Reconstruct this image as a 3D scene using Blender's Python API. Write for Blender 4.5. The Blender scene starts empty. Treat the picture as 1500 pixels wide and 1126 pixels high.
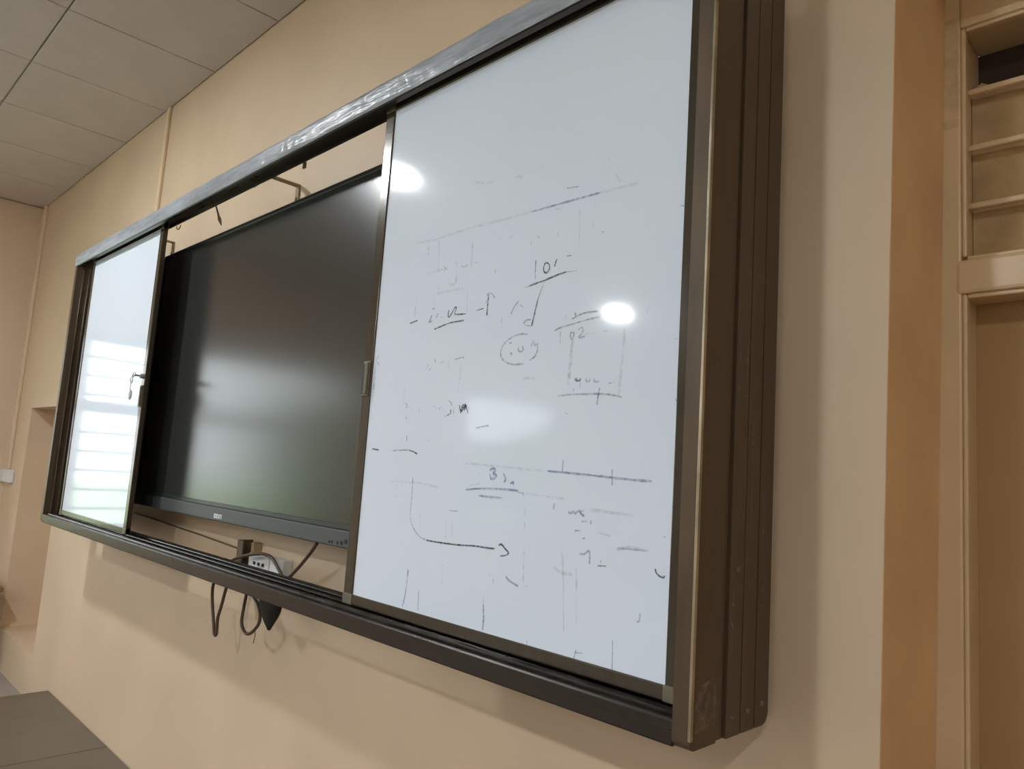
import bpy, bmesh, math, random
from mathutils import Vector, Matrix, noise

random.seed(7)
SC = bpy.context.scene
COL = SC.collection

# ------------------------------------------------------------------ camera
CAM = Vector((4.1160, -1.2191, 0.3645))
YAW, PITCH, ROLL, FPX = 0.79774, 0.12071, 0.06709, 1096.31
_f = Vector((-math.sin(YAW) * math.cos(PITCH), math.cos(YAW) * math.cos(PITCH), math.sin(PITCH)))
_r0 = Vector((math.cos(YAW), math.sin(YAW), 0))
_u0 = _r0.cross(_f)
RIGHT = _r0 * math.cos(ROLL) + _u0 * math.sin(ROLL)
UP = -_r0 * math.sin(ROLL) + _u0 * math.cos(ROLL)
FWD = _f
cam_d = bpy.data.cameras.new('camera')
cam_d.sensor_fit = 'HORIZONTAL'
cam_d.sensor_width = 36.0
cam_d.lens = FPX / 1500.0 * 36.0
cam_d.clip_start = 0.02
cam = bpy.data.objects.new('camera', cam_d)
COL.objects.link(cam)
cam.matrix_world = Matrix(((RIGHT.x, UP.x, -FWD.x, CAM.x), (RIGHT.y, UP.y, -FWD.y, CAM.y),
                           (RIGHT.z, UP.z, -FWD.z, CAM.z), (0, 0, 0, 1)))
SC.camera = cam


def hit(px, py, axis, v):
    """photo pixel -> point on the plane axis = v"""
    d = FWD + RIGHT * ((px - 750) / FPX) - UP * ((py - 563) / FPX)
    t = (v - CAM[axis]) / d[axis]
    return CAM + d * t


# ------------------------------------------------------------------ light
SC.view_settings.view_transform = 'Standard'
SC.view_settings.look = 'None'
SC.view_settings.gamma = 1.0
SC.view_settings.use_curve_mapping = False
SC.view_settings.exposure = -0.30
SC.cycles.use_denoising = True
SC.cycles.max_bounces = 10
SC.cycles.diffuse_bounces = 6
SC.cycles.sample_clamp_indirect = 6.0

world = bpy.data.worlds.new('overcast_sky')
SC.world = world
world.use_nodes = True
bg = world.node_tree.nodes['Background']
bg.inputs[0].default_value = (0.90, 0.97, 1.0, 1)
bg.inputs[1].default_value = 5.0

sun_d = bpy.data.lights.new('sun', 'SUN')
sun_d.energy = 9.0
sun_d.angle = 0.02
sun_d.color = (1.0, 0.95, 0.86)
sun = bpy.data.objects.new('sun', sun_d)
COL.objects.link(sun)
sun.rotation_euler = (math.radians(12), math.radians(40), 0)      # from over the roof, onto the trees outside

# window openings in the left wall (y0, y1, z0, z1)
WINDOWS = [(-3.05, -0.87, -0.27, 1.24), (-6.30, -4.75, -0.27, 1.31)]
# unseen rear openings, added for frontal and doorway fill light (x0, x1, z0, z1)
REAR_FILL = [(1.0, 2.2, -0.27, 1.35), (4.3, 5.9, -0.27, 1.35)]
XL, XR, YR, ZF, ZC = -2.232, 6.40, -8.40, -1.07, 2.0955
for (y0, y1, z0, z1) in WINDOWS:
    pd = bpy.data.lights.new('window_daylight', 'AREA')
    pd.shape = 'RECTANGLE'
    pd.size, pd.size_y = (z1 - z0), (y1 - y0)
    pd.cycles.is_portal = True
    po = bpy.data.objects.new('window_daylight', pd)
    COL.objects.link(po)
    po.location = (XL - 0.21, (y0 + y1) / 2, (z0 + z1) / 2)
    po.rotation_euler = (0, math.radians(-90), 0)
for (x0, x1, z0, z1) in REAR_FILL:
    pd = bpy.data.lights.new('window_daylight', 'AREA')
    pd.shape = 'RECTANGLE'
    pd.size, pd.size_y = (x1 - x0), (z1 - z0)
    pd.cycles.is_portal = True
    po = bpy.data.objects.new('window_daylight', pd)
    COL.objects.link(po)
    po.location = ((x0 + x1) / 2, YR - 0.21, (z0 + z1) / 2)
    po.rotation_euler = (math.radians(90), 0, 0)


# ------------------------------------------------------------------ helpers
def mat(name, base, rough=0.5, metal=0.0, var=0.0, scale=8.0, bump=0.0, bscale=60.0, spec=0.5,
        alpha=1.0, emit=None, estr=0.0, stretch=None, coat=0.0, base2=None, avar=None, detail=4.0, rvar=0.0):
    m = bpy.data.materials.new(name)
    m.use_nodes = True
    nt = m.node_tree
    b = nt.nodes['Principled BSDF']
    b.inputs['Roughness'].default_value = rough
    b.inputs['Metallic'].default_value = metal
    b.inputs['Specular IOR Level'].default_value = spec
    b.inputs['Alpha'].default_value = alpha
    b.inputs['Coat Weight'].default_value = coat
    b.inputs['Coat Roughness'].default_value = 0.06
    c = (*base, 1)
    b.inputs['Base Color'].default_value = c
    if emit:
        b.inputs['Emission Color'].default_value = (*emit, 1)
        b.inputs['Emission Strength'].default_value = estr
    tc = mp = None
    if var or bump or avar or rvar:
        tc = nt.nodes.new('ShaderNodeTexCoord')
        mp = nt.nodes.new('ShaderNodeMapping')
        if stretch:
            mp.inputs['Scale'].default_value = stretch
        nt.links.new(tc.outputs['Object'], mp.inputs['Vector'])
    if var or rvar:
        n = nt.nodes.new('ShaderNodeTexNoise')
        n.inputs['Scale'].default_value = scale
        n.inputs['Detail'].default_value = detail
        nt.links.new(mp.outputs[0], n.inputs['Vector'])
        if var:
            mx = nt.nodes.new('ShaderNodeMix')
            mx.data_type = 'RGBA'
            mr = nt.nodes.new('ShaderNodeMapRange')
            mr.inputs[1].default_value = 0.3
            mr.inputs[2].default_value = 0.7
            nt.links.new(n.outputs['Fac'], mr.inputs[0])
            nt.links.new(mr.outputs[0], mx.inputs[0])
            mx.inputs[6].default_value = (*[max(0, x * (1 - var)) for x in base], 1)
            mx.inputs[7].default_value = (*(base2 if base2 else [min(1, x * (1 + var)) for x in base]), 1)
            nt.links.new(mx.outputs[2], b.inputs['Base Color'])
        if rvar:
            rr = nt.nodes.new('ShaderNodeMapRange')
            rr.inputs[1].default_value = 0.3
            rr.inputs[2].default_value = 0.7
            rr.inputs[3].default_value = max(0.02, rough - rvar)
            rr.inputs[4].default_value = rough + rvar
            nt.links.new(n.outputs['Fac'], rr.inputs[0])
            nt.links.new(rr.outputs[0], b.inputs['Roughness'])
    if bump:
        n2 = nt.nodes.new('ShaderNodeTexNoise')
        n2.inputs['Scale'].default_value = bscale
        n2.inputs['Detail'].default_value = 3
        nt.links.new(mp.outputs[0], n2.inputs['Vector'])
        bp = nt.nodes.new('ShaderNodeBump')
        bp.inputs['Strength'].default_value = 1.0
        bp.inputs['Distance'].default_value = bump
        nt.links.new(n2.outputs['Fac'], bp.inputs['Height'])
        nt.links.new(bp.outputs[0], b.inputs['Normal'])
    if avar:
        n3 = nt.nodes.new('ShaderNodeTexNoise')
        n3.inputs['Scale'].default_value = avar[0]
        n3.inputs['Detail'].default_value = 5
        nt.links.new(mp.outputs[0], n3.inputs['Vector'])
        m3 = nt.nodes.new('ShaderNodeMapRange')
        m3.inputs[1].default_value = 0.35
        m3.inputs[2].default_value = 0.65
        m3.inputs[3].default_value = avar[1]
        m3.inputs[4].default_value = avar[2]
        nt.links.new(n3.outputs['Fac'], m3.inputs[0])
        nt.links.new(m3.outputs[0], b.inputs['Alpha'])
    return m


M = {
    'wall': mat('cream_wall_paint', (0.645, 0.50, 0.35), 0.48, var=0.06, scale=2.2, bump=0.0012, bscale=14, rvar=0.08),
    'reveal': mat('ochre_reveal', (0.80, 0.55, 0.30), 0.55, var=0.10, scale=4, bump=0.0015, bscale=20),
    'dust': mat('pale_tape_dust', (0.26, 0.20, 0.14), 0.7, avar=(60, 0.0, 0.8)),
    'niche': mat('niche_paint', (0.66, 0.50, 0.34), 0.6, var=0.06, scale=3),
    'ceil': mat('ceiling_tile_board', (0.62, 0.565, 0.55), 0.85, var=0.04, scale=5, bump=0.0006, bscale=240),
    'ceilgrid': mat('ceiling_grid_paint', (0.42, 0.37, 0.32), 0.7),
    'floor': mat('grey_floor_tile', (0.28, 0.26, 0.24), 0.25, var=0.1, scale=3),
    'platform': mat('platform_laminate', (0.125, 0.098, 0.070), 0.42, var=0.12, scale=5, bump=0.0005, bscale=120),
    'plat_side': mat('platform_side_paint', (0.10, 0.07, 0.045), 0.6),
    'frame': mat('brown_anodised_aluminium', (0.088, 0.058, 0.033), 0.40, metal=0.2, var=0.24, scale=16,
                 stretch=(1, 9, 0.25), rvar=0.10),
    'frame_h': mat('brown_anodised_rail', (0.036, 0.027, 0.021), 0.30, metal=0.3, var=0.08, scale=14,
                   stretch=(0.3, 2, 2), rvar=0.04),
    'stile': mat('slider_brown_aluminium', (0.070, 0.057, 0.042), 0.17, metal=0.3, var=0.12, scale=20, stretch=(3, 3, .4)),
    'corner': mat('brown_plastic_corner', (0.14, 0.115, 0.08), 0.45, var=0.15, scale=40),
    'edge': mat('aluminium_edge_glint', (0.42, 0.36, 0.26), 0.28, metal=0.85, var=0.3, scale=12),
    'track': mat('track_dark_metal', (0.030, 0.026, 0.023), 0.24, metal=0.7, var=0.35, scale=30, stretch=(0.4, 3, 3), rvar=0.1),
    'film': mat('wrinkled_clear_film', (0.34, 0.375, 0.43), 0.30, var=0.25, scale=9, stretch=(0.7, 4, 5), coat=0.1, alpha=0.95, bump=0.004, bscale=16),
    'filmclear': mat('clear_film_scrap', (0.62, 0.50, 0.36), 0.08, spec=1.0, coat=1.0, avar=(18, 0.05, 0.45), bump=0.010, bscale=60),
    'white': mat('white_enamel_board', (0.725, 0.81, 0.94), 0.07, var=0.02, scale=1.6, bump=0.0007, bscale=2.6, spec=0.5),
    'screen': mat('matte_dark_screen', (0.030, 0.031, 0.030), 0.20, spec=0.8),
    'bezel': mat('black_bezel_plastic', (0.022, 0.024, 0.026), 0.35),
    'bar': mat('grey_speaker_bar', (0.060, 0.066, 0.072), 0.45, var=0.12, scale=60, stretch=(1, 1, 5)),
    'logo': mat('silver_print', (0.62, 0.64, 0.66), 0.4),
    'dark': mat('dark_print', (0.01, 0.01, 0.012), 0.5),
    'cable': mat('dark_cable_rubber', (0.035, 0.024, 0.018), 0.5),
    'brcable': mat('brown_cable_sheath', (0.075, 0.045, 0.028), 0.5),
    'socket': mat('white_plastic', (0.72, 0.73, 0.74), 0.3),
    'bracket': mat('cream_painted_steel', (0.36, 0.26, 0.14), 0.5, var=0.2, scale=40),
    'bracket_d': mat('dull_brown_steel', (0.13, 0.095, 0.055), 0.5, var=0.2, scale=40),
    'conduit': mat('cream_plastic_trunking', (0.72, 0.56, 0.38), 0.45),
    'black': mat('black_cloth', (0.018, 0.015, 0.013), 0.8),
    'wood': mat('brown_wood', (0.22, 0.12, 0.05), 0.5, var=0.3, scale=10, stretch=(1, 8, 1)),
    'doorframe': mat('cream_gloss_wood_paint', (0.68, 0.515, 0.32), 0.35, var=0.06, scale=6, bump=0.0006, bscale=50),
    'door': mat('brown_door_paint', (0.42, 0.255, 0.105), 0.45, var=0.06, scale=4),
    'dusty': mat('dusty_brown_board', (0.48, 0.34, 0.18), 0.85, var=0.18, scale=14, bump=0.003, bscale=35),
    'cavity': mat('dark_cavity', (0.045, 0.028, 0.02), 0.9),
    'winframe': mat('window_frame_paint', (0.42, 0.40, 0.36), 0.5),
    'rear': mat('rear_wall_paint', (0.70, 0.55, 0.40), 0.6, var=0.04, scale=2),
    'lamp': mat('lamp_diffuser', (0.9, 0.9, 0.9), 0.4, emit=(0.93, 0.98, 1.0), estr=640.0),
    'lampbody': mat('lamp_housing', (0.8, 0.8, 0.8), 0.4),
    'grass': mat('grassy_yard', (0.30, 0.40, 0.22), 0.9, var=0.15, scale=0.8),
    'leaf': mat('tree_leaves', (0.13, 0.20, 0.08), 0.7, var=0.45, scale=3),
    'bark': mat('tree_bark', (0.12, 0.08, 0.05), 0.9),
    'ink_k': mat('black_marker', (0.045, 0.05, 0.06), 0.5, avar=(160, 0.42, 0.88)),
    'ink_m': mat('grey_marker', (0.10, 0.11, 0.14), 0.5, avar=(150, 0.10, 0.50)),
    'ink_f': mat('wiped_marker', (0.18, 0.21, 0.26), 0.5, avar=(110, 0.0, 0.16)),
    'ink_b': mat('blue_marker', (0.05, 0.13, 0.38), 0.5, avar=(130, 0.18, 0.55)),
    'metal': mat('bright_metal', (0.50, 0.51, 0.50), 0.35, metal=0.3),
    'tag': mat('grey_plastic_tag', (0.42, 0.42, 0.46), 0.4),
}


def mesh_obj(name, bm, m, parent=None, smooth=False):
    me = bpy.data.meshes.new(name)
    bmesh.ops.recalc_face_normals(bm, faces=bm.faces)
    bm.to_mesh(me)
    bm.free()
    if isinstance(m, str):
        m = M[m]
    me.materials.append(m)
    if smooth:
        me.shade_smooth()
    o = bpy.data.objects.new(name, me)
    COL.objects.link(o)
    if parent:
        adopt(o, parent)
    return o


def adopt(o, parent):
    o.parent = parent
    o.matrix_parent_inverse = world_of(parent).inverted()


def world_of(o):
    m = Matrix.LocRotScale(o.location, o.rotation_euler, o.scale)
    if o.parent:
        return world_of(o.parent) @ o.matrix_parent_inverse @ m
    return m


def tag(o, label=None, cat=None, group=None, kind=None):
    if label:
        o['label'] = label
    if cat:
        o['category'] = cat
    if group:
        o['group'] = group
    if kind:
        o['kind'] = kind
    return o


def empty(name, loc, label, cat, group=None):
    o = bpy.data.objects.new(name, None)
    o.empty_display_size = 0.1
    COL.objects.link(o)
    o.location = loc
    return tag(o, label, cat, group)


def box(bm, x0, x1, y0, y1, z0, z1, bev=0.0, seg=2):
    vs = [bm.verts.new((x, y, z)) for x in (x0, x1) for y in (y0, y1) for z in (z0, z1)]
    idx = [(0, 1, 3, 2), (4, 6, 7, 5), (0, 4, 5, 1), (2, 3, 7, 6), (0, 2, 6, 4), (1, 5, 7, 3)]
    fs = [bm.faces.new([vs[i] for i in q]) for q in idx]
    if bev > 0:
        es = list({e for f in fs for e in f.edges})
        bmesh.ops.bevel(bm, geom=es, offset=bev, segments=seg, affect='EDGES', profile=0.5)
    return bm


def B(x0, x1, y0, y1, z0, z1, bev=0.0, seg=2):
    return box(bmesh.new(), x0, x1, y0, y1, z0, z1, bev, seg)


def prism(bm, prof, axis, a, b, nseg=1):
    """prof: list of 2D points. axis 'x': prof=(y,z); 'z': prof=(x,y)"""
    rings = []
    for k in range(nseg + 1):
        t = a + (b - a) * k / nseg
        if axis == 'x':
            rings.append([bm.verts.new((t, p[0], p[1])) for p in prof])
        else:
            rings.append([bm.verts.new((p[0], p[1], t)) for p in prof])
    n = len(prof)
    for k in range(nseg):
        for i in range(n):
            bm.faces.new((rings[k][i], rings[k][(i + 1) % n], rings[k + 1][(i + 1) % n], rings[k + 1][i]))
    bm.faces.new(rings[0][::-1])
    bm.faces.new(rings[-1])
    return bm


def rrect(y0, y1, z0, z1, r, seg=5):
    """rounded rectangle outline; r = (bl, br, tr, tl)"""
    out = []
    for (cx, cz, rad, a0) in ((y0 + r[0], z0 + r[0], r[0], 180), (y1 - r[1], z0 + r[1], r[1], 270),
                              (y1 - r[2], z1 - r[2], r[2], 0), (y0 + r[3], z1 - r[3], r[3], 90)):
        if rad <= 0:
            out.append((cx, cz))
            continue
        for k in range(seg + 1):
            a = math.radians(a0 + 90 * k / seg)
            out.append((cx + rad * math.cos(a), cz + rad * math.sin(a)))
    return out


def catmull(pts, n=6):
    P = [Vector(p) for p in pts]
    if len(P) < 3:
        return P
    out = []
    for i in range(len(P) - 1):
        p0 = P[max(i - 1, 0)]
        p1, p2 = P[i], P[i + 1]
        p3 = P[min(i + 2, len(P) - 1)]
        for k in range(n):
            t = k / n
            out.append(0.5 * ((2 * p1) + (p2 - p0) * t + (2 * p0 - 5 * p1 + 4 * p2 - p3) * t * t
                              + (3 * p1 - p0 - 3 * p2 + p3) * t ** 3))
    out.append(P[-1])
    return out


def tube(bm, pts, r, sides=8, cap=True):
    P = [Vector(p) for p in pts]
    rings = []
    nrm = None
    for i, p in enumerate(P):
        t = (P[min(i + 1, len(P) - 1)] - P[max(i - 1, 0)]).normalized()
        if nrm is None:
            nrm = t.orthogonal().normalized()
        nrm = (nrm - t * nrm.dot(t)).normalized()
        bi = t.cross(nrm)
        rr = r[i] if isinstance(r, (list, tuple)) else r
        rings.append([bm.verts.new(p + (nrm * math.cos(a) + bi * math.sin(a)) * rr)
                      for a in [2 * math.pi * k / sides for k in range(sides)]])
    for a, b in zip(rings, rings[1:]):
        for k in range(sides):
            bm.faces.new((a[k], a[(k + 1) % sides], b[(k + 1) % sides], b[k]))
    if cap:
        bm.faces.new(rings[0][::-1])
        bm.faces.new(rings[-1])
    return bm


# ================================================================== SETTING
# back wall, with a niche at its far end and a doorway at the near end
def xdoor(z):
    return 3.6985 + 0.0133 * (z - 0.5)


NX0, NX1, NZ0, NZ1 = -1.72, -0.862, -0.83, 0.60
YW = 0.42
bm = bmesh.new()
box(bm, XL - 0.2, NX0, 0, YW, ZF, ZC)
box(bm, NX0, NX1, 0, YW, ZF, NZ0)
box(bm, NX0, NX1, 0, YW, NZ1, ZC)
box(bm, NX0, NX1, 0.36, YW, NZ0, NZ1)


def slant(bm, y0, y1, off):
    vs = []
    for z in (ZF, ZC):
        vs += [bm.verts.new((NX1, y0, z)), bm.verts.new((xdoor(z) + off, y0, z)),
               bm.verts.new((xdoor(z) + off, y1, z)), bm.verts.new((NX1, y1, z))]
    for q in ((0, 1, 2, 3), (4, 5, 6, 7), (0, 1, 5, 4), (1, 2, 6, 5), (2, 3, 7, 6), (3, 0, 4, 7)):
        bm.faces.new([vs[i] for i in q])


slant(bm, 0, 0.155, 0)
slant(bm, 0.155, YW, -0.008)
box(bm, 3.62, 4.80, 0, YW, 1.335, ZC)
box(bm, 4.80, XR + 0.2, 0, YW, ZF, ZC)
wall_back = tag(mesh_obj('wall_back', bm, 'wall'), kind='structure')

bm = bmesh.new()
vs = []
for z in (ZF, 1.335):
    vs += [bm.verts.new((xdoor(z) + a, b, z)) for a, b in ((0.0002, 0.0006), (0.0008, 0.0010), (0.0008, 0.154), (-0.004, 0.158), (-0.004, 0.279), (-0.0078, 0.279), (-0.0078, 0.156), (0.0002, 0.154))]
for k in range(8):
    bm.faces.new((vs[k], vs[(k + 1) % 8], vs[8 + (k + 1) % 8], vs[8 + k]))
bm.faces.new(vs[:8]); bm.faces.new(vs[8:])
mesh_obj('reveal_facing', bm, 'reveal', wall_back)  # thin layer on the doorway reveal, more orange than the wall

# left wall with two window openings
bm = bmesh.new()
ys = [0.0, WINDOWS[0][1], WINDOWS[0][0], WINDOWS[1][1], WINDOWS[1][0], YR]
XO = XL - 0.20
for i in range(5):
    a, b = ys[i + 1], ys[i]
    if i in (1, 3):
        w = WINDOWS[0] if i == 1 else WINDOWS[1]
        box(bm, XO, XL, a, b, ZF, w[2])
        box(bm, XO, XL, a, b, w[3], ZC)
    else:
        box(bm, XO, XL, a, b, ZF, ZC)
wall_left = tag(mesh_obj('wall_left', bm, 'rear'), kind='structure')
bm = bmesh.new()
xs = [XO, REAR_FILL[0][0], REAR_FILL[0][1], REAR_FILL[1][0], REAR_FILL[1][1], XR + 0.2]
for i in range(5):
    if i in (1, 3):
        w = REAR_FILL[i // 2]
        box(bm, xs[i], xs[i + 1], YR - 0.2, YR, ZF, w[2])
        box(bm, xs[i], xs[i + 1], YR - 0.2, YR, w[3], ZC)
    else:
        box(bm, xs[i], xs[i + 1], YR - 0.2, YR, ZF, ZC)
wall_rear = tag(mesh_obj('wall_rear', bm, 'rear'), kind='structure')
wall_right = tag(mesh_obj('wall_right', B(XR, XR + 0.2, YR, 0, ZF, ZC), 'rear'), kind='structure')
floor = tag(mesh_obj('floor', B(XO, XR + 0.2, YR - 0.2, 1.2, ZF - 0.1, ZF), 'floor'), kind='structure')

# suspended ceiling: 600 mm tiles on a grid; tile joints at x = 0.205 + 0.6 k, y = -0.605 k
ceiling = tag(mesh_obj('ceiling', B(XO, XR + 0.2, YR - 0.2, YW, ZC + 0.004, ZC + 0.15), 'ceilgrid'), kind='structure')
tile_me = None
T = 0.6
x = 0.205 - 5 * T
tiles = []
while x < XR:
    y = 0.0
    while y > YR + 0.02:
        x0, x1 = max(x, XL), min(x + T, XR)
        y0 = max(y - T, YR)
        if x1 - x0 > 0.05 and y - y0 > 0.05:
            tiles.append((x0, x1, y0, y))
        y -= T
    x += T
cache = {}
for (x0, x1, y0, y1) in tiles:
    key = (round(x1 - x0, 3), round(y1 - y0, 3))
    g = 0.0035
    if key not in cache:
        w, h = (x1 - x0) / 2 - g, (y1 - y0) / 2 - g
        bmt = bmesh.new()
        box(bmt, -w, w, -h, h, -0.004, 0.004, 0.0018, 1)
        o = mesh_obj('ceiling_tile', bmt, 'ceil')
        cache[key] = o.data
    else:
        o = bpy.data.objects.new('ceiling_tile', cache[key])
        COL.objects.link(o)
    o.location = ((x0 + x1) / 2, (y0 + y1) / 2, ZC + random.uniform(-0.0008, 0.0008))
    adopt(o, ceiling)

# windows in the left wall: frames, mid rail, mullion and burglar bars
for wi, (y0, y1, z0, z1) in enumerate(WINDOWS):
    xa, xb = XL - 0.13, XL - 0.08
    bm = bmesh.new()
    box(bm, xa, xb, y0, y0 + 0.05, z0, z1)
    box(bm, xa, xb, y1 - 0.05, y1, z0, z1)
    box(bm, xa, xb, y0 + 0.05, y1 - 0.05, z0, z0 + 0.05)
    box(bm, xa, xb, y0 + 0.05, y1 - 0.05, z1 - 0.05, z1)
    wo = tag(mesh_obj('window_%d' % (wi + 1), bm, 'winframe'), kind='structure')
    zm = 0.68
    mesh_obj('window_mid_rail', B(xa, xb, y0 + 0.05, y1 - 0.05, zm - 0.045, zm + 0.045, 0.004), 'winframe', wo)
    for q in (1, 2):
        ym = y0 + (y1 - y0) * q / 3
        mesh_obj('window_mullion', B(xa + 0.01, xb - 0.01, ym - 0.014, ym + 0.014, z0 + 0.05, zm - 0.045, 0.003), 'winframe', wo)
    z = z0 + 0.17
    while z < z1 - 0.08:
        if abs(z - zm) > 0.07:
            mesh_obj('window_bar', tube(bmesh.new(), [(XL - 0.05, y0, z), (XL - 0.05, y1, z)], 0.011, 6), 'winframe', wo)
        z += 0.145
    mesh_obj('window_sill', B(XL - 0.2, XL + 0.03, y0 - 0.03, y1 + 0.03, z0 - 0.03, z0, 0.004), 'doorframe', wo)

for wi, (x0, x1, z0, z1) in enumerate(REAR_FILL):  # added windows behind the view, there for their fill light
    ya, yb = YR - 0.13, YR - 0.08
    bm = bmesh.new()
    box(bm, x0, x0 + 0.05, ya, yb, z0, z1)
    box(bm, x1 - 0.05, x1, ya, yb, z0, z1)
    box(bm, x0 + 0.05, x1 - 0.05, ya, yb, z0, z0 + 0.05)
    box(bm, x0 + 0.05, x1 - 0.05, ya, yb, z1 - 0.05, z1)
    wo = tag(mesh_obj('window_%d' % (wi + 3), bm, 'winframe'), kind='structure')
    for q in (1, 2, 3):
        xm = x0 + (x1 - x0) * q / 4
        mesh_obj('window_mullion', B(xm - 0.016, xm + 0.016, ya + .01, yb - .01, z0 + 0.05, z1 - 0.05, 0.003), 'winframe', wo)

# doorway with transom at the near end of the back wall
YD = 0.28
D1 = tag(mesh_obj('door_1', B(3.7302, 4.7198, 0.375, 0.414, ZF, 0.7448), 'door'), kind='structure')
bm = bmesh.new()
box(bm, 3.66, 3.730, YD, 0.415, ZF, 1.335, 0.004)
mesh_obj('frame_stile', bm, 'doorframe', D1)
bm = bmesh.new()
box(bm, 4.72, 4.80, YD, 0.415, ZF, 1.335, 0.004)
mesh_obj('frame_stile', bm, 'doorframe', D1)
mesh_obj('frame_head', B(3.730, 4.72, YD, 0.415, 1.262, 1.335, 0.004), 'doorframe', D1)
mesh_obj('transom_rail', B(3.722, 4.72, YD - 0.004, 0.415, 0.745, 0.808, 0.006), 'doorframe', D1)
bd = 0.008
for (a, b, c, d) in ((3.730, 3.730 + bd, 0.815, 1.262), (3.730 + bd, 4.72, 0.808, 0.808 + bd),
                     (3.730 + bd, 4.72, 1.262 - bd, 1.262)):
    mesh_obj('bead', B(a, b, YD + 0.004, YD + 0.022, c, d, 0.003), 'doorframe', D1)
mesh_obj('bead', B(3.730, 3.730 + bd, YD + 0.004, YD + 0.022, ZF, 0.745, 0.003), 'doorframe', D1)
mesh_obj('bead', B(3.730 + bd, 4.72, YD + 0.004, YD + 0.022, 0.745 - bd, 0.745, 0.003), 'doorframe', D1)
for z in (1.148, 1.036, 0.922):
    mesh_obj('transom_bar', B(3.730, 4.72, 0.318, 0.334, z - 0.006, z + 0.006, 0.004), 'doorframe', D1)
# dusty board behind the bars, ragged along its top
bm = bmesh.new()
n = 60
top = []
bot = []
for i in range(n + 1):
    xx = 3.731 + (4.72 - 3.731) * i / n
    zt = 1.165 + 0.018 * noise.noise((xx * 30, 0, 0)) + 0.012 * noise.noise((xx * 90, 3, 0))
    yy = 0.356
    top.append((bm.verts.new((xx, yy + 0.006 * noise.noise((xx * 50, 7, 0)), zt)), bm.verts.new((xx, yy + 0.012, zt))))
    bot.append((bm.verts.new((xx, yy, 0.808)), bm.verts.new((xx, yy + 0.012, 0.808))))
for i in range(n):
    bm.faces.new((bot[i][0], bot[i + 1][0], top[i + 1][0], top[i][0]))
    bm.faces.new((top[i][0], top[i + 1][0], top[i + 1][1], top[i][1]))
    bm.faces.new((bot[i][1], top[i][1], top[i + 1][1], bot[i + 1][1]))
mesh_obj('transom_board', bm, 'dusty', D1)
mesh_obj('transom_back', B(3.730, 4.72, 0.4065, 0.4145, 0.808, 1.262), 'cavity', D1)  # near-black panel closing the transom behind the board
# clear film still stuck on the frame stile
bm = bmesh.new()
g = []
NZ = 60
for i in range(NZ + 1):
    z = 1.065 + (1.285 - 1.065) * i / NZ
    row = []
    for j in range(8):
        xx = 3.6925 + 0.036 * j / 7
        wob = 0.009 * abs(noise.noise((xx * 70, z * 45, 1))) + 0.001
        row.append(bm.verts.new((xx, YD - wob, z)))
    g.append(row)
for i in range(NZ):
    for j in range(7):
        bm.faces.new((g[i][j], g[i][j + 1], g[i + 1][j + 1], g[i + 1][j]))
o = mesh_obj('plastic_film', bm, 'filmclear', D1, smooth=True)
o['label'] = 'shiny crinkled clear film left on the frame'

# ================================================================== PLATFORM
ZP = -0.92
plat = empty('teaching_platform', (2.9, -1.2, ZF), 'low brown platform of wide boards along the foot of the wall', 'platform')
mesh_obj('platform_base', B(-0.455, 6.2, -2.4, -0.004, ZF, ZP - 0.022), 'plat_side', plat)
px = -0.47
while px < 6.1:
    mesh_obj('platform_board', B(px, min(px + 0.972, 6.22), -2.42, -0.0035, ZP - 0.022, ZP, 0.002, 1), 'platform', plat)
    px += 0.977

# ================================================================== SLIDING BOARD FRAME
W, H = 3.532, 1.30
YF, YM, YB = -0.26, -0.162, -0.030
fr = empty('sliding_board_frame', (W / 2, YB, 0), 'long dark brown aluminium frame on the wall holding sliding whiteboards and a screen', 'board frame')
# bottom rail
prof = [(YF + 0.002, 0.0), (YF, 0.003), (YF, 0.034), (YF + 0.002, 0.037), (YF + 0.010, 0.037), (YF + 0.012, 0.034),
        (YF + 0.012, 0.016), (YM, 0.016), (YM, 0.0)]
mesh_obj('bottom_rail', prism(bmesh.new(), prof, 'x', 0.03, 3.503), 'frame_h', fr)
for (yc, zc, r) in ((-0.2415, 0.041, 0.0062), (-0.198, 0.040, 0.0055), (-0.172, 0.043, 0.0055)):
    bm = bmesh.new()
    pr = [(yc - r, 0.016), (yc - r, zc)] + [(yc + r * math.cos(math.radians(a)), zc + r * math.sin(math.radians(a)))
                                           for a in (150, 120, 90, 60, 30)] + [(yc + r, zc), (yc + r, 0.016)]
    prism(bm, pr, 'x', 0.031, 3.502)
    mesh_obj('track', bm, 'track', fr)
bm = bmesh.new()
prism(bm, [(-0.1575, 0.0), (-0.1575, 0.044), (-0.1525, 0.047), (-0.1525, 0.0)], 'x', 0.03, 3.503)
mesh_obj('rear_lip', bm, 'frame_h', fr)
# top rail
prof = [(YF, 1.250), (YF + 0.003, 1.2435), (YF + 0.016, 1.2435), (YF + 0.016, 1.284), (YM - 0.008, 1.284), (YM - 0.008, 1.279),
        (YM, 1.279), (YM, H), (YF + 0.004, H), (YF, H - 0.004)]
mesh_obj('top_rail', prism(bmesh.new(), prof, 'x', 0.0, W), 'frame_h', fr)
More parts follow.
